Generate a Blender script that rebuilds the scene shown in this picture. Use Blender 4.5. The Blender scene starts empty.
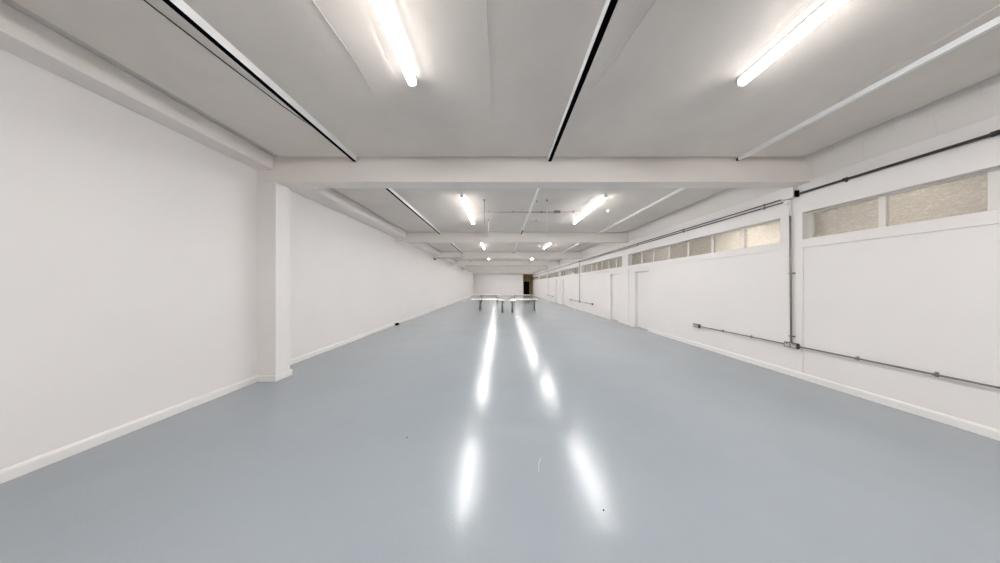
import bpy, bmesh, math, random
from mathutils import Vector, Matrix
random.seed(4)
C = bpy.context.scene.collection
# ------------------------------------------------------------------ materials
def lin(c): return tuple(((v/255+0.055)/1.055)**2.4 if v/255 > 0.04045 else v/255/12.92 for v in c)
def newmat(name):
    m = bpy.data.materials.new(name); m.use_nodes = True
    nt = m.node_tree; b = nt.nodes['Principled BSDF']
    return m, nt, b
def paint(name, col, rough=0.6, bump=0.0, bscale=60, var=0.02, vscale=1.2, metal=0.0, spec=0.5):
    m, nt, b = newmat(name)
    b.inputs['Roughness'].default_value = rough; b.inputs['Metallic'].default_value = metal
    b.inputs['Specular IOR Level'].default_value = spec
    tc = nt.nodes.new('ShaderNodeTexCoord'); n = nt.nodes.new('ShaderNodeTexNoise')
    n.inputs['Scale'].default_value = vscale; n.inputs['Detail'].default_value = 4
    nt.links.new(tc.outputs['Object'], n.inputs['Vector'])
    r = nt.nodes.new('ShaderNodeValToRGB')
    r.color_ramp.elements[0].position = 0.3; r.color_ramp.elements[1].position = 0.7
    r.color_ramp.elements[0].color = tuple(max(0, c*(1-var)) for c in col)+(1,)
    r.color_ramp.elements[1].color = tuple(min(1, c*(1+var)) for c in col)+(1,)
    nt.links.new(n.outputs['Fac'], r.inputs['Fac']); nt.links.new(r.outputs['Color'], b.inputs['Base Color'])
    if bump:
        n2 = nt.nodes.new('ShaderNodeTexNoise'); n2.inputs['Scale'].default_value = bscale; n2.inputs['Detail'].default_value = 3
        nt.links.new(tc.outputs['Object'], n2.inputs['Vector'])
        bp = nt.nodes.new('ShaderNodeBump'); bp.inputs['Strength'].default_value = bump; bp.inputs['Distance'].default_value = 0.004
        nt.links.new(n2.outputs['Fac'], bp.inputs['Height']); nt.links.new(bp.outputs['Normal'], b.inputs['Normal'])
    return m
def emit(name, col, s):
    m, nt, b = newmat(name)
    b.inputs['Base Color'].default_value = (0.9, 0.9, 0.9, 1)
    b.inputs['Emission Color'].default_value = col+(1,); b.inputs['Emission Strength'].default_value = s
    n = nt.nodes.new('ShaderNodeTexNoise'); n.inputs['Scale'].default_value = 3
    mr = nt.nodes.new('ShaderNodeMapRange'); mr.inputs['To Min'].default_value = s*0.98; mr.inputs['To Max'].default_value = s*1.02
    nt.links.new(n.outputs['Fac'], mr.inputs['Value']); nt.links.new(mr.outputs['Result'], b.inputs['Emission Strength'])
    return m
M = {}
M['wall'] = paint('painted_wall', (.83, .80, .785), .55, .10, 45, .012)
M['beam'] = paint('painted_beam', (.83, .782, .745), .6, .12, 30, .015)
M['trim'] = paint('painted_trim', (.84, .82, .80), .35, .03, 60, .01)
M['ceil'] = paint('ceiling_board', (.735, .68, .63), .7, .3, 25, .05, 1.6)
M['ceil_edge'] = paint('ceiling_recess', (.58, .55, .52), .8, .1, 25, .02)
M['white_metal'] = paint('white_enamel', (.84, .84, .84), .35, .02, 60, .01)
M['black'] = paint('black_slot', (.004, .004, .004), .9, 0, 10, .1, spec=0)
M['dark'] = paint('dark_conduit', (.05, .045, .04), .4, 0, 10, .1)
M['galv'] = paint('galvanised_steel', (.30, .275, .25), .38, 0, 10, .15, 12, .7)
M['box'] = paint('metalclad_box', (.10, .10, .095), .4, 0, 10, .15, 12, .5)
M['switch'] = paint('pale_switch', (.62, .62, .60), .4, 0, 10, .02)
M['frame'] = paint('window_paint', (.76, .735, .70), .4, .05, 60, .02)
M['tan'] = paint('corridor_tan', (.46, .37, .27), .7, .1, 20, .08, .8)
M['brown'] = paint('brown_boarding', (.50, .38, .20), .6, .2, 20, .25, 2.5)
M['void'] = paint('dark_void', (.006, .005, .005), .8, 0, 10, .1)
M['cream'] = paint('cream_edge', (.72, .66, .52), .5, .0, 10, .02)
M['tabletop'] = paint('white_laminate', (.78, .72, .61), .3, 0, 10, .01)
M['leg'] = paint('grey_leg', (.24, .235, .225), .4, 0, 10, .05, 5, .4)
M['bracket'] = paint('dark_bracket', (.035, .03, .022), .5, 0, 10, .1)
M['tube'] = emit('lit_diffuser', (1.0, .985, .965), 150)
M['tube_side'] = emit('lit_diffuser_side', (1.0, .985, .965), 6.5)
M['lampglow'] = emit('corridor_lamp_glow', (1.0, .96, .9), 60)
# glossy painted floor
m, nt, b = newmat('floor_paint'); M['floor'] = m
tc = nt.nodes.new('ShaderNodeTexCoord')
n1 = nt.nodes.new('ShaderNodeTexNoise'); n1.inputs['Scale'].default_value = .7; n1.inputs['Detail'].default_value = 6; n1.inputs['Roughness'].default_value = .6
nt.links.new(tc.outputs['Object'], n1.inputs['Vector'])
r = nt.nodes.new('ShaderNodeValToRGB'); r.color_ramp.elements[0].position = .3; r.color_ramp.elements[1].position = .72
r.color_ramp.elements[0].color = (.295, .328, .362, 1); r.color_ramp.elements[1].color = (.325, .358, .392, 1)
nt.links.new(n1.outputs['Fac'], r.inputs['Fac'])
# scattered dark grit
v = nt.nodes.new('ShaderNodeTexVoronoi'); v.inputs['Scale'].default_value = 2.1
nt.links.new(tc.outputs['Object'], v.inputs['Vector'])
lt = nt.nodes.new('ShaderNodeMath'); lt.operation = 'LESS_THAN'; lt.inputs[1].default_value = .012
nt.links.new(v.outputs['Distance'], lt.inputs[0])
mx = nt.nodes.new('ShaderNodeMix'); mx.data_type = 'RGBA'
nt.links.new(lt.outputs[0], mx.inputs['Factor']); nt.links.new(r.outputs['Color'], mx.inputs[6]); mx.inputs[7].default_value = (.12, .12, .12, 1)
nt.links.new(mx.outputs[2], b.inputs['Base Color'])
n3 = nt.nodes.new('ShaderNodeTexNoise'); n3.inputs['Scale'].default_value = 1.6; n3.inputs['Detail'].default_value = 5
nt.links.new(tc.outputs['Object'], n3.inputs['Vector'])
mr = nt.nodes.new('ShaderNodeMapRange'); mr.inputs['To Min'].default_value = .16; mr.inputs["To Max"].default_value = .24
nt.links.new(n3.outputs['Fac'], mr.inputs['Value']); nt.links.new(mr.outputs['Result'], b.inputs['Roughness'])
n2 = nt.nodes.new('ShaderNodeTexNoise'); n2.inputs['Scale'].default_value = 55; n2.inputs['Detail'].default_value = 2
n4 = nt.nodes.new('ShaderNodeTexNoise'); n4.inputs['Scale'].default_value = 5; n4.inputs['Detail'].default_value = 3
for q in (n2, n4): nt.links.new(tc.outputs['Object'], q.inputs['Vector'])
b1 = nt.nodes.new('ShaderNodeBump'); b1.inputs['Strength'].default_value = .28; b1.inputs['Distance'].default_value = .003
b2 = nt.nodes.new('ShaderNodeBump'); b2.inputs['Strength'].default_value = .12; b2.inputs['Distance'].default_value = .01
nt.links.new(n2.outputs['Fac'], b1.inputs['Height']); nt.links.new(n4.outputs['Fac'], b2.inputs['Height'])
nt.links.new(b2.outputs['Normal'], b1.inputs['Normal']); nt.links.new(b1.outputs['Normal'], b.inputs['Normal'])
b.inputs['Specular IOR Level'].default_value = .5
# painted blockwork above the windows
m, nt, b = newmat('painted_blockwork'); M['block'] = m
b.inputs['Roughness'].default_value = .6
tc = nt.nodes.new('ShaderNodeTexCoord'); sx = nt.nodes.new('ShaderNodeSeparateXYZ'); cx = nt.nodes.new('ShaderNodeCombineXYZ')
nt.links.new(tc.outputs['Object'], sx.inputs[0]); nt.links.new(sx.outputs['Y'], cx.inputs['X']); nt.links.new(sx.outputs['Z'], cx.inputs['Y'])
mp = nt.nodes.new('ShaderNodeMapping'); mp.inputs['Location'].default_value = (.21, -.02, 0)
nt.links.new(cx.outputs[0], mp.inputs['Vector'])
bk = nt.nodes.new('ShaderNodeTexBrick'); bk.inputs['Scale'].default_value = 1; bk.inputs['Brick Width'].default_value = .45
bk.inputs['Row Height'].default_value = .225; bk.inputs['Mortar Size'].default_value = .006; bk.inputs['Mortar Smooth'].default_value = .4
bk.inputs['Color1'].default_value = (.76, .725, .69, 1); bk.inputs['Color2'].default_value = (.765, .73, .695, 1); bk.inputs['Mortar'].default_value = (.73, .70, .66, 1)
nt.links.new(mp.outputs[0], bk.inputs['Vector']); nt.links.new(bk.outputs['Color'], b.inputs['Base Color'])
inv = nt.nodes.new('ShaderNodeMath'); inv.operation = 'SUBTRACT'; inv.inputs[0].default_value = 1; nt.links.new(bk.outputs['Fac'], inv.inputs[1])
bp = nt.nodes.new('ShaderNodeBump'); bp.inputs['Strength'].default_value = .2; bp.inputs['Distance'].default_value = .004
nt.links.new(inv.outputs[0], bp.inputs['Height']); nt.links.new(bp.outputs['Normal'], b.inputs['Normal'])
# obscured patterned glass: lets the corridor light through diffusely, mirrors the room a little, has glints painted into its colour
m, nt, b = newmat('obscured_glass'); M['glass'] = m
out = nt.nodes['Material Output']
tc = nt.nodes.new('ShaderNodeTexCoord')
mp = nt.nodes.new('ShaderNodeMapping'); mp.inputs['Scale'].default_value = (1, .75, 1.9); nt.links.new(tc.outputs['Object'], mp.inputs['Vector'])
nz = nt.nodes.new('ShaderNodeTexNoise'); nz.inputs['Scale'].default_value = 34; nz.inputs['Detail'].default_value = 3; nz.inputs['Distortion'].default_value = 1.2
nt.links.new(mp.outputs[0], nz.inputs['Vector'])
bp = nt.nodes.new('ShaderNodeBump'); bp.inputs['Strength'].default_value = .9; bp.inputs['Distance'].default_value = .012
nt.links.new(nz.outputs['Fac'], bp.inputs['Height'])
tr = nt.nodes.new('ShaderNodeBsdfTranslucent'); tr.inputs['Color'].default_value = (.96, .93, .87, 1)
df = nt.nodes.new('ShaderNodeBsdfDiffuse')
cr = nt.nodes.new('ShaderNodeValToRGB'); e = cr.color_ramp.elements
e[0].position = .40; e[0].color = (.30, .25, .18, 1); e[1].position = .64; e[1].color = (.88, .86, .82, 1)  # pale end of the ramp paints glints of the room lights into the colour
k = e.new(.54); k.color = (.40, .35, .28, 1)
nt.links.new(nz.outputs['Fac'], cr.inputs['Fac']); nt.links.new(cr.outputs['Color'], df.inputs['Color'])
gl = nt.nodes.new('ShaderNodeBsdfGlossy'); gl.inputs['Roughness'].default_value = .12
nt.links.new(bp.outputs['Normal'], gl.inputs['Normal']); nt.links.new(bp.outputs['Normal'], df.inputs['Normal'])
m1 = nt.nodes.new('ShaderNodeMixShader'); m1.inputs[0].default_value = .6
nt.links.new(df.outputs[0], m1.inputs[1]); nt.links.new(tr.outputs[0], m1.inputs[2])
m2 = nt.nodes.new('ShaderNodeMixShader'); m2.inputs[0].default_value = .26
nt.links.new(m1.outputs[0], m2.inputs[1]); nt.links.new(gl.outputs[0], m2.inputs[2]); nt.links.new(m2.outputs[0], out.inputs['Surface'])

# ------------------------------------------------------------------ mesh helpers
def box(bm, x0, x1, y0, y1, z0, z1, mi=0):
    vs = [bm.verts.new(p) for p in ((x0,y0,z0),(x1,y0,z0),(x1,y1,z0),(x0,y1,z0),(x0,y0,z1),(x1,y0,z1),(x1,y1,z1),(x0,y1,z1))]
    for f in ((3,2,1,0),(4,5,6,7),(0,1,5,4),(1,2,6,5),(2,3,7,6),(3,0,4,7)):
        fc = bm.faces.new([vs[i] for i in f]); fc.material_index = mi
def prism(bm, pts, z0, z1):
    a = [bm.verts.new((x, y, z0)) for x, y in pts]; b_ = [bm.verts.new((x, y, z1)) for x, y in pts]
    n = len(pts); bm.faces.new(a[::-1]); bm.faces.new(b_)
    for i in range(n): bm.faces.new((a[i], a[(i+1) % n], b_[(i+1) % n], b_[i]))
def extr(bm, prof, axis_pts, closed=True):
    "prof = list of (x,z), swept along y from y0 to y1"
    y0, y1 = axis_pts
    a = [bm.verts.new((x, y0, z)) for x, z in prof]; b_ = [bm.verts.new((x, y1, z)) for x, z in prof]
    n = len(prof)
    for i in range(n): bm.faces.new((a[i], b_[i], b_[(i+1) % n], a[(i+1) % n]))
    bm.faces.new(a); bm.faces.new(b_[::-1])
def tube(bm, pts, r, seg=10):
    pts = [Vector(p) for p in pts]; rings = []
    for i, p in enumerate(pts):
        d = (pts[min(i+1, len(pts)-1)] - pts[max(i-1, 0)]).normalized()
        up = Vector((0, 0, 1)) if abs(d.z) < .9 else Vector((1, 0, 0))
        u = d.cross(up).normalized(); w = d.cross(u).normalized()
        rings.append([bm.verts.new(p + r*(math.cos(t)*u + math.sin(t)*w)) for t in [2*math.pi*k/seg for k in range(seg)]])
    for a, b_ in zip(rings, rings[1:]):
        for k in range(seg):
            f = bm.faces.new((a[k], a[(k+1) % seg], b_[(k+1) % seg], b_[k])); f.smooth = True
    bm.faces.new(rings[0][::-1]); bm.faces.new(rings[-1])
def obj(name, bm, mat, parent=None, bevel=0, loc=None):
    bmesh.ops.recalc_face_normals(bm, faces=bm.faces)
    me = bpy.data.meshes.new(name); bm.to_mesh(me); bm.free()
    mats = mat if isinstance(mat, (list, tuple)) else [mat]
    for q in mats: me.materials.append(q)
    o = bpy.data.objects.new(name, me); C.objects.link(o)
    if loc: o.location = loc
    if parent: o.parent = parent
    if bevel:
        md = o.modifiers.new('bevel', 'BEVEL'); md.width = bevel; md.segments = 2; md.limit_method = 'ANGLE'
    return o
def tag(o, label=None, cat=None, group=None, kind=None):
    if label: o['label'] = label
    if cat: o['category'] = cat
    if group: o['group'] = group
    if kind: o['kind'] = kind
    return o
def thing(name, loc, label, cat, group=None):
    o = bpy.data.objects.new(name, None); C.objects.link(o); o.location = loc; o.empty_display_size = .1
    return tag(o, label, cat, group)
def struct(name, bm, mat, label, cat, bevel=0, parent=None):
    o = obj(name, bm, mat, parent, bevel)
    if not parent: tag(o, label, cat, None, 'structure')
    return o
def copy_tree(o, parent=None):
    c = o.copy(); C.objects.link(c)
    if parent: c.parent = parent
    for ch in [k for k in bpy.data.objects if k.parent == o]: copy_tree(ch, c)
    return c
N = bmesh.new
# ------------------------------------------------------------------ dimensions (metres; camera at origin, looks along +Y)
XL0, XL1, XR = -3.79, -3.96, 4.84
YB, YF = -5.7, 30.3
ZC, ZB = 3.48, 3.115
BEAMS = [-1.28, 3.2, 7.68, 12.2, 16.6, 21.0, 25.4]
BD = .22
ORD = ['nearest', 'second', 'third', 'fourth', 'fifth', 'sixth', 'seventh']
# floor
bm = N(); box(bm, XL1-.3, 8.2, YB-.2, YF+3.4, -.12, 0)
struct('floor', bm, M['floor'], 'glossy blue-grey painted concrete floor', 'floor')
# left wall: a thicker lining up to the column, thinner beyond
bm = N(); box(bm, XL1-.2, XL0, YB, 3.2+BD, 0, ZC+.05); box(bm, XL1-.2, XL1, 3.2+BD, YF, 0, ZC+.05)
struct('wall_left', bm, M['wall'], 'long plain white left wall', 'wall')
bm = N(); box(bm, XL1-.2, 5.1, YB-.2, YB, 0, ZC+.05)
struct('wall_back', bm, M['wall'], 'plain white wall behind the viewer', 'wall')
# far wall with the tall opening at its right end
bm = N(); box(bm, XL1-.2, 3.42, YF, YF+.2, 0, ZC+.05); box(bm, 3.42, 4.9, YF, YF+.2, 3.14, ZC+.05)
struct('wall_far', bm, M['wall'], 'white far end wall with a tall opening at its right', 'wall')
bm = N(); box(bm, 3.36, 3.425, YF-.02, YF+.21, 0, 3.14); box(bm, 3.36, 4.84, YF-.02, YF+.21, 3.14, 3.19)
struct('trim_1', bm, M['cream'], 'cream edging around the tall opening in the far wall', 'trim')
# lobby behind the opening
bm = N(); DX0, DX1, DZ = 3.75, 4.68, 2.08
Y2 = YF+2.2
box(bm, 2.6, DX0, Y2, Y2+.1, 0, 3.4); box(bm, DX1, 5.3, Y2, Y2+.1, 0, 3.4); box(bm, DX0, DX1, Y2, Y2+.1, DZ, 3.4)
box(bm, 2.5, 2.6, YF+.2, Y2+.1, 0, 3.4); box(bm, 5.06, 5.3, YF+.2, Y2+.1, 0, 3.4); box(bm, 2.5, 5.3, YF+.2, Y2+.1, 3.4, 3.5)
struct('wall_lobby', bm, M['brown'], 'brown boarded lobby seen through the far opening', 'wall')
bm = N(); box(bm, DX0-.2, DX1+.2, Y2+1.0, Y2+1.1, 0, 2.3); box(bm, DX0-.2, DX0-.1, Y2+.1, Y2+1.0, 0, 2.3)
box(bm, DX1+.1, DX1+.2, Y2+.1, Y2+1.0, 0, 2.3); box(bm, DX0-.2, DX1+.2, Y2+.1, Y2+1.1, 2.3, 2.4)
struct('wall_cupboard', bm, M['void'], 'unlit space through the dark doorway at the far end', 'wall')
# ---- right wall
WZ0, WZ1, ZT = 2.235, 2.665, 2.104
PIERS = [(-1.31, -1.02), (3.28, 3.54), (7.74, 8.13), (12.15, 12.66), (16.6, 16.95), (21.0, 21.4), (25.4, 25.8)]
DOORS = [(6.69, 7.38), (8.36, 9.03), (15.2, 15.9), (17.2, 17.88)]
DZH = 1.975
bm = N()
T = .22
def wallrun(y0, y1, x0=XR, z1=ZT):
    "lower wall from y0 to y1 with door openings cut"
    c = y0
    for a, b_ in DOORS:
        if a > y0 and b_ < y1:
            box(bm, x0, XR+T, c, a, 0, z1); box(bm, x0, XR+T, a, b_, DZH, z1); c = b_
    box(bm, x0, XR+T, c, y1, 0, z1)
edges = [YB] + [v_ for p in PIERS for v_ in p] + [YF]
for a, b_ in PIERS: box(bm, XR, XR+T, a, b_, 0, WZ1)
bays = [(edges[i], edges[i+1]) for i in range(0, len(edges), 2)]
for a, b_ in bays:
    wallrun(a, b_, XR+.018, ZT)
    box(bm, XR, XR+T, a, b_, ZT, WZ0)       # sill rail
box(bm, XR, XR+T, YB, YF, WZ1, 3.15)
struct('wall_right', bm, M['wall'], 'white right wall with piers, high window band and flush doors', 'wall')
bm = N(); extr(bm, [(XR, 3.15), (XR+T, 3.15), (XR+T, ZC+.05), (XR-.075, ZC+.05)], (YB, YF))
struct('wall_right_blockwork', bm, M['block'], 'painted blockwork strip above the windows on the right', 'wall')
# corridor behind the glass
bm = N(); box(bm, 6.35, 6.5, YB, YF+.2, 0, 3.2); box(bm, XR+T, 6.5, YB-.1, YB, 0, 3.2); box(bm, XR+T, 6.5, YB, YF+.2, 3.0, 3.2); box(bm, 5.3, 6.5, YF, YF+.2, 0, 3.0)
struct('wall_corridor', bm, M['tan'], 'tan corridor wall glimpsed through the obscured panes', 'wall')
# doors
dlab = ['white flush door set in the right wall, nearest of the doors', 'white flush door just beyond the second pier of the right wall',
        'white flush door before the fourth wall pier, far along the right', 'farthest white flush door in the right wall']
for i, (a, b_) in enumerate(DOORS):
    d = thing('door_%d' % (i+1), (XR, (a+b_)/2, 0), dlab[i], 'door'); d['kind'] = 'structure'
    w = (b_-a)/2
    bm = N(); box(bm, .10, .14, -w+.025, w-.025, .008, DZH-.025)
    obj('door_leaf', bm, M['wall'], d, .002)
    bm = N(); box(bm, .085, .17, -w, -w+.028, 0, DZH); box(bm, .085, .17, w-.028, w, 0, DZH); box(bm, .085, .17, -w, w, DZH-.028, DZH)
    obj('door_frame', bm, M['wall'], d)
# windows
for i, (a, b_) in enumerate(bays):
    w = thing('window_%d' % (i+1), (XR, a, WZ0), ['white framed band of obscured panes behind the viewer',
        'nearest band of speckled obscured glass panes, at the right edge of the photo', 'second band of obscured panes, its two nearest panes glowing white',
        'third band of obscured panes, beyond the second pier', 'fourth band of obscured panes, beyond the pier with the far conduit drop',
        'fifth band of obscured panes', 'sixth band of obscured panes', 'last band of obscured panes, beside the far opening'][i], 'window')
    w['kind'] = 'structure'
    if i == 1: cuts = [a, -.42, .18, .78, 1.40, 2.045, 2.652, b_]
    elif i == 2: cuts = [a, 4.16, 4.77, 5.38, 5.98, 6.59, 7.15, b_]
    elif i == 3: cuts = [a, 8.70, 9.32, 9.90, 10.46, 11.08, 11.70, b_]
    else: cuts = [a+(b_-a)*k/7 for k in range(8)]
    L = b_-a; Hh = WZ1-WZ0
    bm = N()
    box(bm, .10, .19, 0, L, 0, .022); box(bm, .10, .19, 0, L, Hh-.022, Hh)
    for k, c in enumerate(cuts):
        y = c-a; hw = .027
        if k == 0: box(bm, .10, .19, 0, .05, .022, Hh-.022)
        elif k == 7: box(bm, .10, .19, L-.04, L, .022, Hh-.022)
        else:
            if i == 1 and abs(c-2.04) < .01: hw = .034
            box(bm, .10, .19, y-hw, y+hw, .022, Hh-.022)
    obj('window_frame', bm, M['frame'], w, .003)
    for k in range(7):
        bm = N(); box(bm, .135, .141, cuts[k]-a+.02, cuts[k+1]-a-.02, .015, Hh-.015)
        obj('pane', bm, M['glass'], w)
# ---- ceiling: slab with a lower board panel in each bay, leaving a shadow recess at the edges
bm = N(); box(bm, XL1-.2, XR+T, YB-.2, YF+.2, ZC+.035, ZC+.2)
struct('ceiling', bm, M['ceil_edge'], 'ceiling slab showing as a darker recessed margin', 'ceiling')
es = [YB] + BEAMS + [29.9]
for i in range(len(es)-1):
    a = es[i] + (BD if i else 0) + .03; b_ = es[i+1] - .045
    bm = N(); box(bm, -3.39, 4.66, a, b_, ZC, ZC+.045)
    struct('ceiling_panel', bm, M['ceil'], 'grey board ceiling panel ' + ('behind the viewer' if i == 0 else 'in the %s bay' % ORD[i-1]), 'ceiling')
# cross beams
for i, y in enumerate(BEAMS):
    bm = N(); box(bm, XL1-.05, XR, y, y+BD, ZB, ZC+.04)
    struct('beam', bm, M['beam'], 'cream painted cross beam ' + ('above the viewer' if i == 0 else 'spanning the room, %s in front' % ORD[i-1]), 'beam', .006)
bm = N(); box(bm, XL1, XR, 29.9, YF, ZB+.06, ZC+.04)
struct('beam', bm, M['beam'], 'cream beam against the far wall, farthest of all', 'beam')
# boxed bulkhead along the left wall, one per bay
for i in range(len(es)-1):
    a = es[i] + (BD if i else 0); b_ = es[i+1]
    bm = N(); box(bm, (XL0 if i < 2 else XL1)-.02, -3.53, a, b_, 3.30, ZC+.036)
    struct('bulkhead', bm, M['beam'], 'boxed bulkhead along the top of the left wall ' + ('behind the viewer' if i == 0 else 'in the %s bay' % ORD[i-1]), 'bulkhead', .008)
# pilaster on left
bm = N(); box(bm, XL1, -3.50, 3.2, 3.2+BD, 0, ZB+.001)
struct('pilaster', bm, M['wall'], 'white square pilaster under the left end of the nearest beam', 'pilaster', .004)
# beam stub / bracket box on the right pier
bm = N(); box(bm, XR-.075, XR, 3.335, 3.475, 2.93, ZB)
struct('trim_2', bm, M['wall'], 'small white boxing on the right pier under the nearest beam', 'boxing', .004)
# skirting
def skirt(name, runs, label):
    bm = N()
    for side, a, b_, x in runs:
        prof = [(0, 0), (.02, 0), (.02, .075), (.015, .09), (.006, .1), (0, .1)]
        s = 1 if side == 'L' else -1
        extr(bm, [(x+s*px, pz) for px, pz in prof], (a, b_))
    return struct(name, bm, M['trim'], label, 'skirting board')
skirt('baseboard_left', [('L', YB, 3.2, XL0), ('L', 3.2+BD, YF, XL1)], 'white skirting along the foot of the left wall')
bm = N(); box(bm, XL0+.02, -3.48, 3.18, 3.2, 0, .095); box(bm, -3.5, -3.48, 3.2, 3.2+BD+.02, 0, .095); box(bm, XL1+.02, -3.5, 3.2+BD, 3.2+BD+.02, 0, .095)
struct('baseboard_pilaster', bm, M['trim'], 'white skirting wrapped round the foot of the pilaster', 'skirting board', .004)
rr = []; c = YB
for a, b_ in DOORS: rr.append(('R', c, a, XR)); c = b_
rr.append(('R', c, YF, XR))
skirt('baseboard_right', rr, 'white skirting along the foot of the right wall')
bm = N(); box(bm, XL1+.02, 3.36, YF-.02, YF, 0, .1)
struct('baseboard_far', bm, M['trim'], 'white skirting along the foot of the far wall', 'skirting board', .004)

# ------------------------------------------------------------------ ceiling lights
def make_light():
    t = thing('ceiling_light', (0, 0, ZC), 'x', 'ceiling light', 'linear ceiling lights')
    bm = N(); box(bm, -.028, .028, -.95, .95, -.031, 0); obj('spine', bm, M['white_metal'], t, .003)
    prof = []
    for k in range(9):
        an = math.pi*k/8
        prof.append((.036*math.cos(an), -.066-.022*math.sin(an)))
    prof = [(.036, -.0315)] + prof + [(-.036, -.0315)]
    bm = N(); extr(bm, prof, (-.93, .93)); bm.normal_update()
    bmesh.ops.recalc_face_normals(bm, faces=bm.faces)
    for f in bm.faces: f.material_index = 0 if f.normal.z < -.72 else 1
    d = obj('diffuser', bm, [M['tube'], M['tube_side']], t)
    for s in (-1, 1):
        bm = N(); extr(bm, [(x*1.05, z*1.02+.001) for x, z in prof], (s*.93, s*.948)); obj('end_cap', bm, M['white_metal'], t)
    return t
L0 = make_light(); first = True
for i in range(8):
    yc = 1.01 + 4.38*(i-1) if i else -3.4
    for sd, x in (('left', -.83), ('right', 2.29)):
        o = L0 if first else copy_tree(L0); first = False
        o.location = (x, yc, ZC)
        if i == 0: lb = 'lit linear ceiling light behind the viewer, %s row' % sd
        elif i == 1: lb = 'large lit white linear ceiling light cut by the top of the photo, %s row' % sd
        else: lb = 'lit white linear ceiling light in the %s bay, %s row' % (ORD[i-1], sd)
        o['label'] = lb

# ------------------------------------------------------------------ ceiling channels
def channel(x, y0, y1, black_from, label, cap=False, hw=.025, h=.075):
    t = thing('ceiling_channel', (x, y0, ZC), label, 'cable channel', 'cable channels running along the ceiling')
    L = y1-y0
    bm = N()
    box(bm, -hw, -hw+.003, 0, L, -h, 0); box(bm, hw-.003, hw, 0, L, -h, 0); box(bm, -hw+.003, hw-.003, 0, L, -.004, 0)
    obj('casing', bm, M['white_metal'], t)
    if black_from < L-.01:
        bm = N(); box(bm, -hw+.0032, hw-.0032, black_from, L, -h+.002, -h+.006)
        obj('open_slot', bm, M['black'], t)
    if black_from > .01:
        bm = N(); box(bm, -hw, hw, 0, min(black_from, L), -h-.003, -h-.0001); obj('cover', bm, M['white_metal'], t)
    if cap:
        bm = N(); box(bm, -.018, .018, L, L+.03, -h+.005, -h+.04); obj('black_end', bm, M['black'], t, .004)
    return t
es2 = [-1.06] + [b_+BD for b_ in BEAMS[1:]]
ee2 = BEAMS[1:] + [29.8]
for i in range(5):
    a, b_ = es2[i]+.03, ee2[i]-.04
    L = b_-a
    channel(-2.235, a, b_, 0, 'white ceiling channel with a black open slot, left line, %s bay' % ORD[i], hw=.029)
    channel(.765 if i == 0 else .79, a, b_, 0 if i == 0 else L-.55, ('white ceiling channel with a wide black slot down the middle of the nearest bay' if i == 0 else 'white closed ceiling channel with a short black end, middle line, %s bay' % ORD[i]), hw=.029 if i == 0 else .022)
    channel(3.69, a, b_, L+1, 'plain white closed ceiling channel, right line, %s bay' % ORD[i], cap=(i == 0), h=.05, hw=.02)
# loose black cable beside the left channel
bm = N(); tube(bm, [(-2.46, -1.0, ZC-.012), (-2.47, .4, ZC-.012), (-2.447, 1.405, ZC-.02), (-2.41, 1.9, ZC-.022), (-2.375, 2.25, ZC-.02), (-2.32, 2.54, ZC-.02), (-2.27, 2.75, ZC-.02), (-2.245, 3.0, ZC-.03)], .0045, 6)
tag(obj('ceiling_cable', bm, M['black']), 'thin loose black cable swinging in to the left ceiling channel', 'cable')
# thin painted cables on the ceiling
for pts, lb in (([(-1.30, -1.0), (-1.30, 1.42), (-1.275, 1.8), (-1.33, 2.4)], 'thin overpainted cable on the ceiling left of the nearest left light'),
                ([(-.1, -1.0), (-.104, 1.4), (-.094, 1.8), (-.106, 2.42)], 'thin overpainted cable on the ceiling between the two nearest lights'),
                ([(.835, -1.0), (.83, 1.5), (.82, 2.9)], 'thin white cable hugging the right side of the nearest middle channel'),
                ([(1.12, -1.0), (1.09, 1.4), (1.0, 1.8), (.93, 2.1)], 'faint overpainted cable right of the nearest middle channel'),
                ([(3.47, -1.0), (3.52, 1.4), (3.56, 1.75), (3.6, 2.2)], 'thin overpainted cable beside the nearest right channel')):
    bm = N(); tube(bm, [(x, y, ZC-.003) for x, y in pts], .0026, 6)
    tag(obj('ceiling_cable', bm, M['ceil']), lb, 'cable')
# suspended cross conduit with hooks, cords
t = thing('cross_conduit', (0, 5.45, ZC), 'dark thin conduit crossing the second ceiling bay between its two lights', 'conduit')
bm = N(); tube(bm, [(-.58, 0, -.035), (2.2, 0, -.035)], .011, 8); obj('pipe', bm, M['galv'], t)
bm = N(); box(bm, 1.44, 1.6, -.03, .03, -.055, 0); obj('junction_box', bm, M['galv'], t, .004)
for x in (-.3, .35, 1.1, 1.95):
    bm = N(); box(bm, x-.012, x+.012, -.015, .015, -.05, 0); obj('clip', bm, M['galv'], t)
def cord(x, y, z0, lb, white):
    t = thing('hanging_cord', (x, y, ZC), lb, 'cord', 'cords hanging from the second ceiling bay')
    bm = N(); tube(bm, [(0, 0, 0), (0, 0, -.03)], .018, 8); obj('ceiling_hook', bm, M['box'], t)
    bm = N(); tube(bm, [(0, 0, -.02), (0, 0, z0-ZC)], .0065, 6); obj('string', bm, M['white_metal'] if white else M['galv'], t)
cord(1.09, 4.76, 2.62, 'thin hanging cord in the second bay, nearer the right light', True)
cord(-.36, 4.73, 2.92, 'thin dark hanging cord in the second bay, nearer the left light', False)
cord(-.35, 6.2, 2.95, 'thin white hanging cord just behind the cross conduit, on the left', True)
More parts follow.
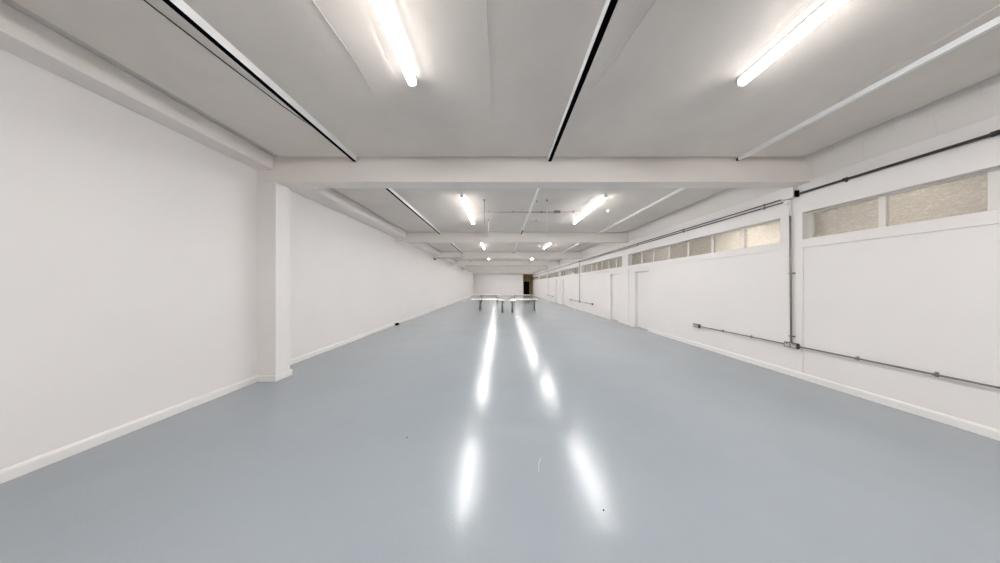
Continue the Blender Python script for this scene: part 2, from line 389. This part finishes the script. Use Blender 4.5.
for x, y, lb in ((.86, 4.79, 'tiny metal ceiling hook beside the middle channel in the second bay'), (1.086, 6.18, 'tiny metal ceiling hook right of the middle channel, beyond the cross conduit')):
    bm = N(); tube(bm, [(x, y, ZC), (x, y, ZC-.02), (x+.015, y, ZC-.04)], .009, 6); tag(obj('ceiling_hook', bm, M['box']), lb, 'hook')
# smoke detector
t = thing('smoke_detector', (2.86, 5.42, ZC), 'small round white smoke detector on the second bay ceiling', 'smoke detector')
bm = N(); bmesh.ops.create_cone(bm, cap_ends=True, segments=24, radius1=.05, radius2=.056, depth=.03, matrix=Matrix.Translation((0, 0, -.015))); obj('base', bm, M['white_metal'], t)
bm = N(); bmesh.ops.create_cone(bm, cap_ends=True, segments=24, radius1=.028, radius2=.045, depth=.025, matrix=Matrix.Translation((0, 0, -.0425))); obj('sensor_head', bm, M['white_metal'], t)
# cable along third beam, with small box on left wall
bm = N(); tube(bm, [(-3.94, 12.19, ZB+.02), (-2.28, 12.19, ZB+.02), (-2.25, 12.19, ZB+.04), (-2.25, 12.19, 3.28), (-2.22, 12.13, 3.38)], .011, 6)
tag(obj('cable', bm, M['galv']), 'dark cable along the lower edge of the third beam, rising to the left channel', 'cable')
t = thing('wall_sensor', (-3.86, 12.14, 3.06), 'small dark sensor hanging below the left end of the third beam', 'sensor')
bm = N(); box(bm, -.05, .05, -.04, .04, -.07, .02); obj('body', bm, M['box'], t, .01)
bm = N(); tube(bm, [(0, .02, .015), (0, .05, .08)], .012, 6); obj('bracket', bm, M['galv'], t)

# ------------------------------------------------------------------ conduits and sockets on right wall
XC = XR-.024
def straight(name, pts, r, mat, label, clips=(), clip_mat=None, cat='conduit', couplings=()):
    t = thing(name, pts[0], label, cat); o0 = Vector(pts[0])
    bm = N(); tube(bm, [Vector(p)-o0 for p in pts], r, 10); obj('pipe', bm, mat, t)
    for p in clips:
        q = Vector(p)-o0; bm = N()
        vert = len(p) > 3
        box(bm, q.x-r-.004, XR-o0.x+.0, q.y-.011, q.y+.011, q.z-r-.004, q.z+r+.004)
        box(bm, XR-o0.x-.006, XR-o0.x, q.y-.011, q.y+.011, q.z-r-.018, q.z+r+.018)
        obj('clip', bm, clip_mat or M['galv'], t, .002)
    for p in couplings:
        q = Vector(p)-o0; bm = N(); tube(bm, [q+Vector((0, -.016, 0)), q+Vector((0, .016, 0))], r*1.45, 10); obj('coupling', bm, mat, t)
    return t
NEAR = straight('wall_conduit', [(XR-.03, -5.5, 2.975), (XR-.03, 3.29, 2.975)], .017, M['dark'], 'thick dark conduit high on the right wall in the nearest bay',
         clips=[(XR-.03, 2.86, 2.975), (XR-.03, .6, 2.975)], clip_mat=M['dark'], couplings=[(XR-.03, 1.99, 2.975)])
bm = N(); box(bm, -.024, .03, 8.812, 8.836, -.04, .065); tag(obj('end_box', bm, M['black'], NEAR, .004), 'small black box ending the conduit')
straight('wall_conduit', [(XC, 3.48, 2.962), (XC, 12.36, 2.962)], .0095, M['dark'], 'upper of the twin thin dark conduits along the right wall',
         clips=[(XC, y, 2.962) for y in (3.75, 5.4, 7.2, 9.0, 10.6)], clip_mat=M['galv'])
straight('wall_conduit', [(XC, 3.46, 2.908), (XC, 12.36, 2.908)], .0095, M['dark'], 'lower of the twin thin dark conduits along the right wall',
         clips=[(XC, y, 2.908) for y in (3.75, 5.4, 7.2, 9.0, 10.6)], clip_mat=M['galv'])
straight('wall_conduit', [(XC, 12.46, 2.935), (XC, 29.5, 2.935)], .014, M['dark'], 'thin dark conduit running on high up to the far end of the right wall', couplings=[(XC, 20.4, 2.935)])
def junction(x, y, z, lb, white=False):
    t = thing('junction_box', (XR, y, z), lb, 'junction box', 'round conduit junction boxes')
    bm = N(); bmesh.ops.create_cone(bm, cap_ends=True, segments=20, radius1=.036, radius2=.034, depth=.05, matrix=Matrix.Translation((-.026, 0, 0)) @ Matrix.Rotation(math.pi/2, 4, 'Y'))
    obj('body', bm, M['white_metal' if white else 'box'], t, .002)
    bm = N(); bmesh.ops.create_cone(bm, cap_ends=True, segments=20, radius1=.03, radius2=.03, depth=.006, matrix=Matrix.Translation((-.054, 0, 0)) @ Matrix.Rotation(math.pi/2, 4, 'Y'))
    obj('lid', bm, M['white_metal' if white else 'dark'], t)
junction(XR, 3.43, 2.893, 'small white round box at the top of the nearest vertical conduit', True)
junction(XR, 12.41, 2.935, 'small junction box at the top of the farther vertical conduit')
# vertical drop, near
t = thing('wall_conduit', (XC, 3.39, .55), 'grey vertical conduit dropping down the nearest right pier to the socket', 'conduit')
bm = N(); tube(bm, [(0, 0, 0), (0, .015, 2.31)], .0115, 10); obj('pipe', bm, M['galv'], t)
bm = N(); tube(bm, [(-.002, .014, 2.1), (-.002, .016, 2.33)], .015, 10); tag(obj('painted_sleeve', bm, M['white_metal'], t), 'pale painted top length')
for z in (.11, 1.15):
    bm = N(); box(bm, -.02, .024, -.035, .018, z-.01, z+.01); obj('clip', bm, M['galv'], t, .002)
# socket-level runs
ZS = .512
t = straight('wall_conduit', [(XC, -5.5, ZS), (XC, 3.312, ZS)], .0105, M['galv'], 'low horizontal conduit running right from the near socket out of the photo',
         clips=[(XC, y, ZS) for y in (2.27, 2.77, .9, -.6)])
t = straight('wall_conduit', [(XC, 3.45, ZS), (XC, 4.93, ZS)], .0105, M['galv'], 'low horizontal conduit between the two near sockets', clips=[(XC, y, ZS) for y in (3.94, 4.44)])
def socket(y, w, lb, z=ZS, h=.088):
    t = thing('double_socket', (XR, y, z), lb, 'electrical socket', 'metal-clad wall sockets')
    bm = N(); box(bm, -.045, 0, -w/2, w/2, -h/2, h/2); obj('back_box', bm, M['box'], t, .005)
    bm = N(); box(bm, -.052, -.045, -w/2+.003, w/2-.003, -h/2+.003, h/2-.003); obj('face_plate', bm, M['galv'], t, .003)
    for s in (-1, 1):
        bm = N(); box(bm, -.0545, -.052, s*w*.25-w*.15, s*w*.25+w*.15, -h*.34, h*.16); obj('outlet', bm, M['switch'], t, .001)
        for dy, dz, a, b_ in ((0, .006, .003, .007), (-.011, -.016, .005, .003), (.011, -.016, .005, .003)):
            bm = N(); box(bm, -.0551, -.0545, s*w*.25+dy-a, s*w*.25+dy+a, dz-b_, dz+b_); obj('pin_hole', bm, M['black'], t)
        bm = N(); box(bm, -.0575, -.052, s*w*.08-.006, s*w*.08+.006, h*.2, h*.38); obj('rocker_switch', bm, M['switch'], t, .001)
    return t
socket(3.385, .152, 'dark metal double socket at the foot of the nearest vertical conduit')
socket(5.02, .15, 'dark metal double socket ending the low conduit, left of the near pier')
# farther group
t = thing('wall_conduit', (XC, 12.41, .53), 'thin vertical conduit dropping down the third right pier', 'conduit')
bm = N(); tube(bm, [(0, 0, 0), (0, 0, 2.38)], .013, 8); obj('pipe', bm, M['galv'], t)
straight('wall_conduit', [(XC, 10.8, ZS), (XC, 12.33, ZS)], .012, M['galv'], 'low horizontal conduit on the near side of the farther vertical conduit', clips=[(XC, 11.6, ZS)])
straight('wall_conduit', [(XC, 12.49, ZS), (XC, 13.9, ZS)], .012, M['galv'], 'low horizontal conduit on the far side of the farther vertical conduit', clips=[(XC, 13.2, ZS)])
socket(12.41, .16, 'dark double socket at the foot of the farther vertical conduit')
socket(10.72, .16, 'dark double socket at the near end of the farther low conduit')
socket(13.98, .16, 'dark double socket at the far end of the farther low conduit')
t = thing('wall_conduit', (XC, 20.4, .53), 'faint vertical conduit far down the right wall', 'conduit')
bm = N(); tube(bm, [(0, 0, 0), (0, 0, 2.385)], .01, 8); obj('pipe', bm, M['switch'], t)
straight('wall_conduit', [(XC, 18.7, ZS), (XC, 20.32, ZS)], .012, M['galv'], 'low conduit near side of the farthest socket group')
straight('wall_conduit', [(XC, 20.48, ZS), (XC, 22.2, ZS)], .012, M['galv'], 'low conduit far side of the farthest socket group')
socket(20.4, .16, 'double socket in the middle of the farthest group')
socket(18.62, .16, 'double socket at the near end of the farthest group')

# ------------------------------------------------------------------ tables
ZTT = .665
def table(name_lb, poly, legs, edge=.03, rail=False):
    t = thing('table', (0, legs[0][1], 0), name_lb, 'table', 'white tables at the far end of the room')
    oy = legs[0][1]
    bm = N(); prism(bm, [(x, y-oy) for x, y in poly], ZTT-edge, ZTT); obj('tabletop', bm, M['tabletop'], t, .004)
    if rail:
        xs = [p[0] for p in poly]; yy = min(p[1] for p in poly)-oy
        bm = N(); box(bm, legs[0][0]-.1, legs[-1][0]+.1, yy+.04, yy+.08, ZTT-edge-.045, ZTT-edge); obj('rail', bm, M['bracket'], t)
    for x, y, foot in legs:
        y -= oy
        bm = N(); tube(bm, [(x, y, .03), (x, y, ZTT-edge-.03)], .05, 12)
        lg = obj('leg', bm, M['leg'], t)
        bm = N(); box(bm, x-.12, x+.12, y-.06, y+.06, ZTT-edge-.035, ZTT-edge); obj('bracket', bm, M['bracket'], lg, .003)
        bm = N(); box(bm, x-.055, x+.055, y-foot/2, y+foot/2, 0, .032); obj('foot', bm, M['leg'], lg, .008)
table('white table with an angled inner wing, front left of the four', [(-1.72, 12.05), (-.08, 12.05), (-.02, 10.95), (.31, 10.95), (.31, 11.75), (.02, 12.8), (-1.72, 12.8)],
      [(-1.2, 12.35, .45), (.13, 11.15, .3)])
table('white table with an angled inner wing, front right of the four', [(.52, 10.95), (.85, 10.95), (.9, 12.05), (2.3, 12.05), (2.3, 12.8), (.8, 12.8), (.52, 11.75)],
      [(.67, 11.15, .3), (2.07, 12.35, .45)])
table('white table behind the front left one', [(-2.35, 17.5), (0, 17.5), (0, 18.3), (-2.35, 18.3)], [(-1.6, 17.8, .5), (-.22, 17.8, .5)], rail=True)
table('white table behind the front right one, in front of the dark doorway', [(1.05, 17.5), (2.95, 17.5), (2.95, 18.3), (1.05, 18.3)], [(1.28, 17.8, .5), (2.6, 17.8, .5)], rail=True)

# ------------------------------------------------------------------ small things on the floor
bm = N(); prism(bm, [(-3.94, 7.68), (-3.83, 7.70), (-3.83, 7.80), (-3.94, 7.82)], 0, .075)
t = obj('door_stop', bm, M['black'], None, .012); tag(t, 'small black block on the floor against the left skirting', 'block')
bm = N(); prism(bm, [(.311, 1.647), (.317, 1.65), (.327, 1.72), (.349, 1.76), (.359, 1.81), (.344, 1.765), (.322, 1.724)], 0, .0012)
M['scuff'] = paint('scuff_paint', (.42, .44, .42), .5)
tag(obj('paint_scuff', bm, M['scuff']), 'short pale scuff on the floor between the light reflections', 'scuff')
bm = N(); bmesh.ops.create_icosphere(bm, subdivisions=1, radius=.006, matrix=Matrix.Translation((.69, 1.365, .003)) @ Matrix.Diagonal((1, 1, .5, 1)))
tag(obj('grit_speck', bm, M['black']), 'tiny dark speck of grit at the end of the right reflection', 'grit')
bm = N(); bmesh.ops.create_icosphere(bm, subdivisions=1, radius=.007, matrix=Matrix.Translation((-.915, 2.02, .003)) @ Matrix.Diagonal((1, 1, .5, 1)))
tag(obj('grit_speck', bm, M['black']), 'tiny dark speck of grit on the floor left of the reflections', 'grit')

# ------------------------------------------------------------------ corridor lamps (behind the obscured glass)
def lamp(y, z, L, lb, x=5.32):
    t = thing('corridor_lamp', (x, y, z), lb, 'wall lamp', 'lamps in the corridor behind the glass')
    bm = N(); box(bm, -.0, .03, -L/2-.03, L/2+.03, -.04, .04); obj('back_plate', bm, M['white_metal'], t, .004)
    bm = N(); tube(bm, [(-.03, -L/2, 0), (-.03, L/2, 0)], .028, 10); obj('glowing_tube', bm, M['lampglow'], t)
LAMPS = [(4.05, 2.27, .85), (2.45, 2.5, .3), (.6, 2.75, .35), (6.3, 2.8, .3), (8.4, 2.8, .3), (11.0, 2.8, .35), (14.5, 2.8, .4), (19, 2.8, .4), (23.5, 2.8, .4), (28, 2.8, .4)]
for k, (y, z, L) in enumerate(LAMPS):
    lamp(y, z, L, 'glow of a corridor lamp behind the ' + ['two whitest panes', 'nearest speckled pane', 'panes beyond the right photo edge', 'far panes of the second window band', 'near panes of the third window band',
        'far panes of the third window band', 'fourth window band', 'fifth window band', 'sixth window band', 'last window band'][k], 5.27 if k == 0 else 5.55 if k == 1 else 5.75)

# ------------------------------------------------------------------ camera, world, view
w = bpy.data.worlds.new('world'); bpy.context.scene.world = w; w.use_nodes = True
w.node_tree.nodes['Background'].inputs['Color'].default_value = (.5, .5, .5, 1); w.node_tree.nodes['Background'].inputs['Strength'].default_value = .3
cd = bpy.data.cameras.new('camera'); cam = bpy.data.objects.new('camera', cd); C.objects.link(cam)
cam.location = (0, 0, 1.5); cam.rotation_euler = (math.pi/2, 0, 0)
cd.sensor_width = 36; cd.lens = 205*36/1000; cd.shift_y = .0038; cd.clip_start = .02; cd.clip_end = 100
sc = bpy.context.scene; sc.camera = cam
sc.cycles.diffuse_bounces = 8
sc.view_settings.view_transform = 'Standard'; sc.view_settings.look = 'None'; sc.view_settings.gamma = 1
sc.view_settings.use_curve_mapping = False; sc.view_settings.exposure = -.05
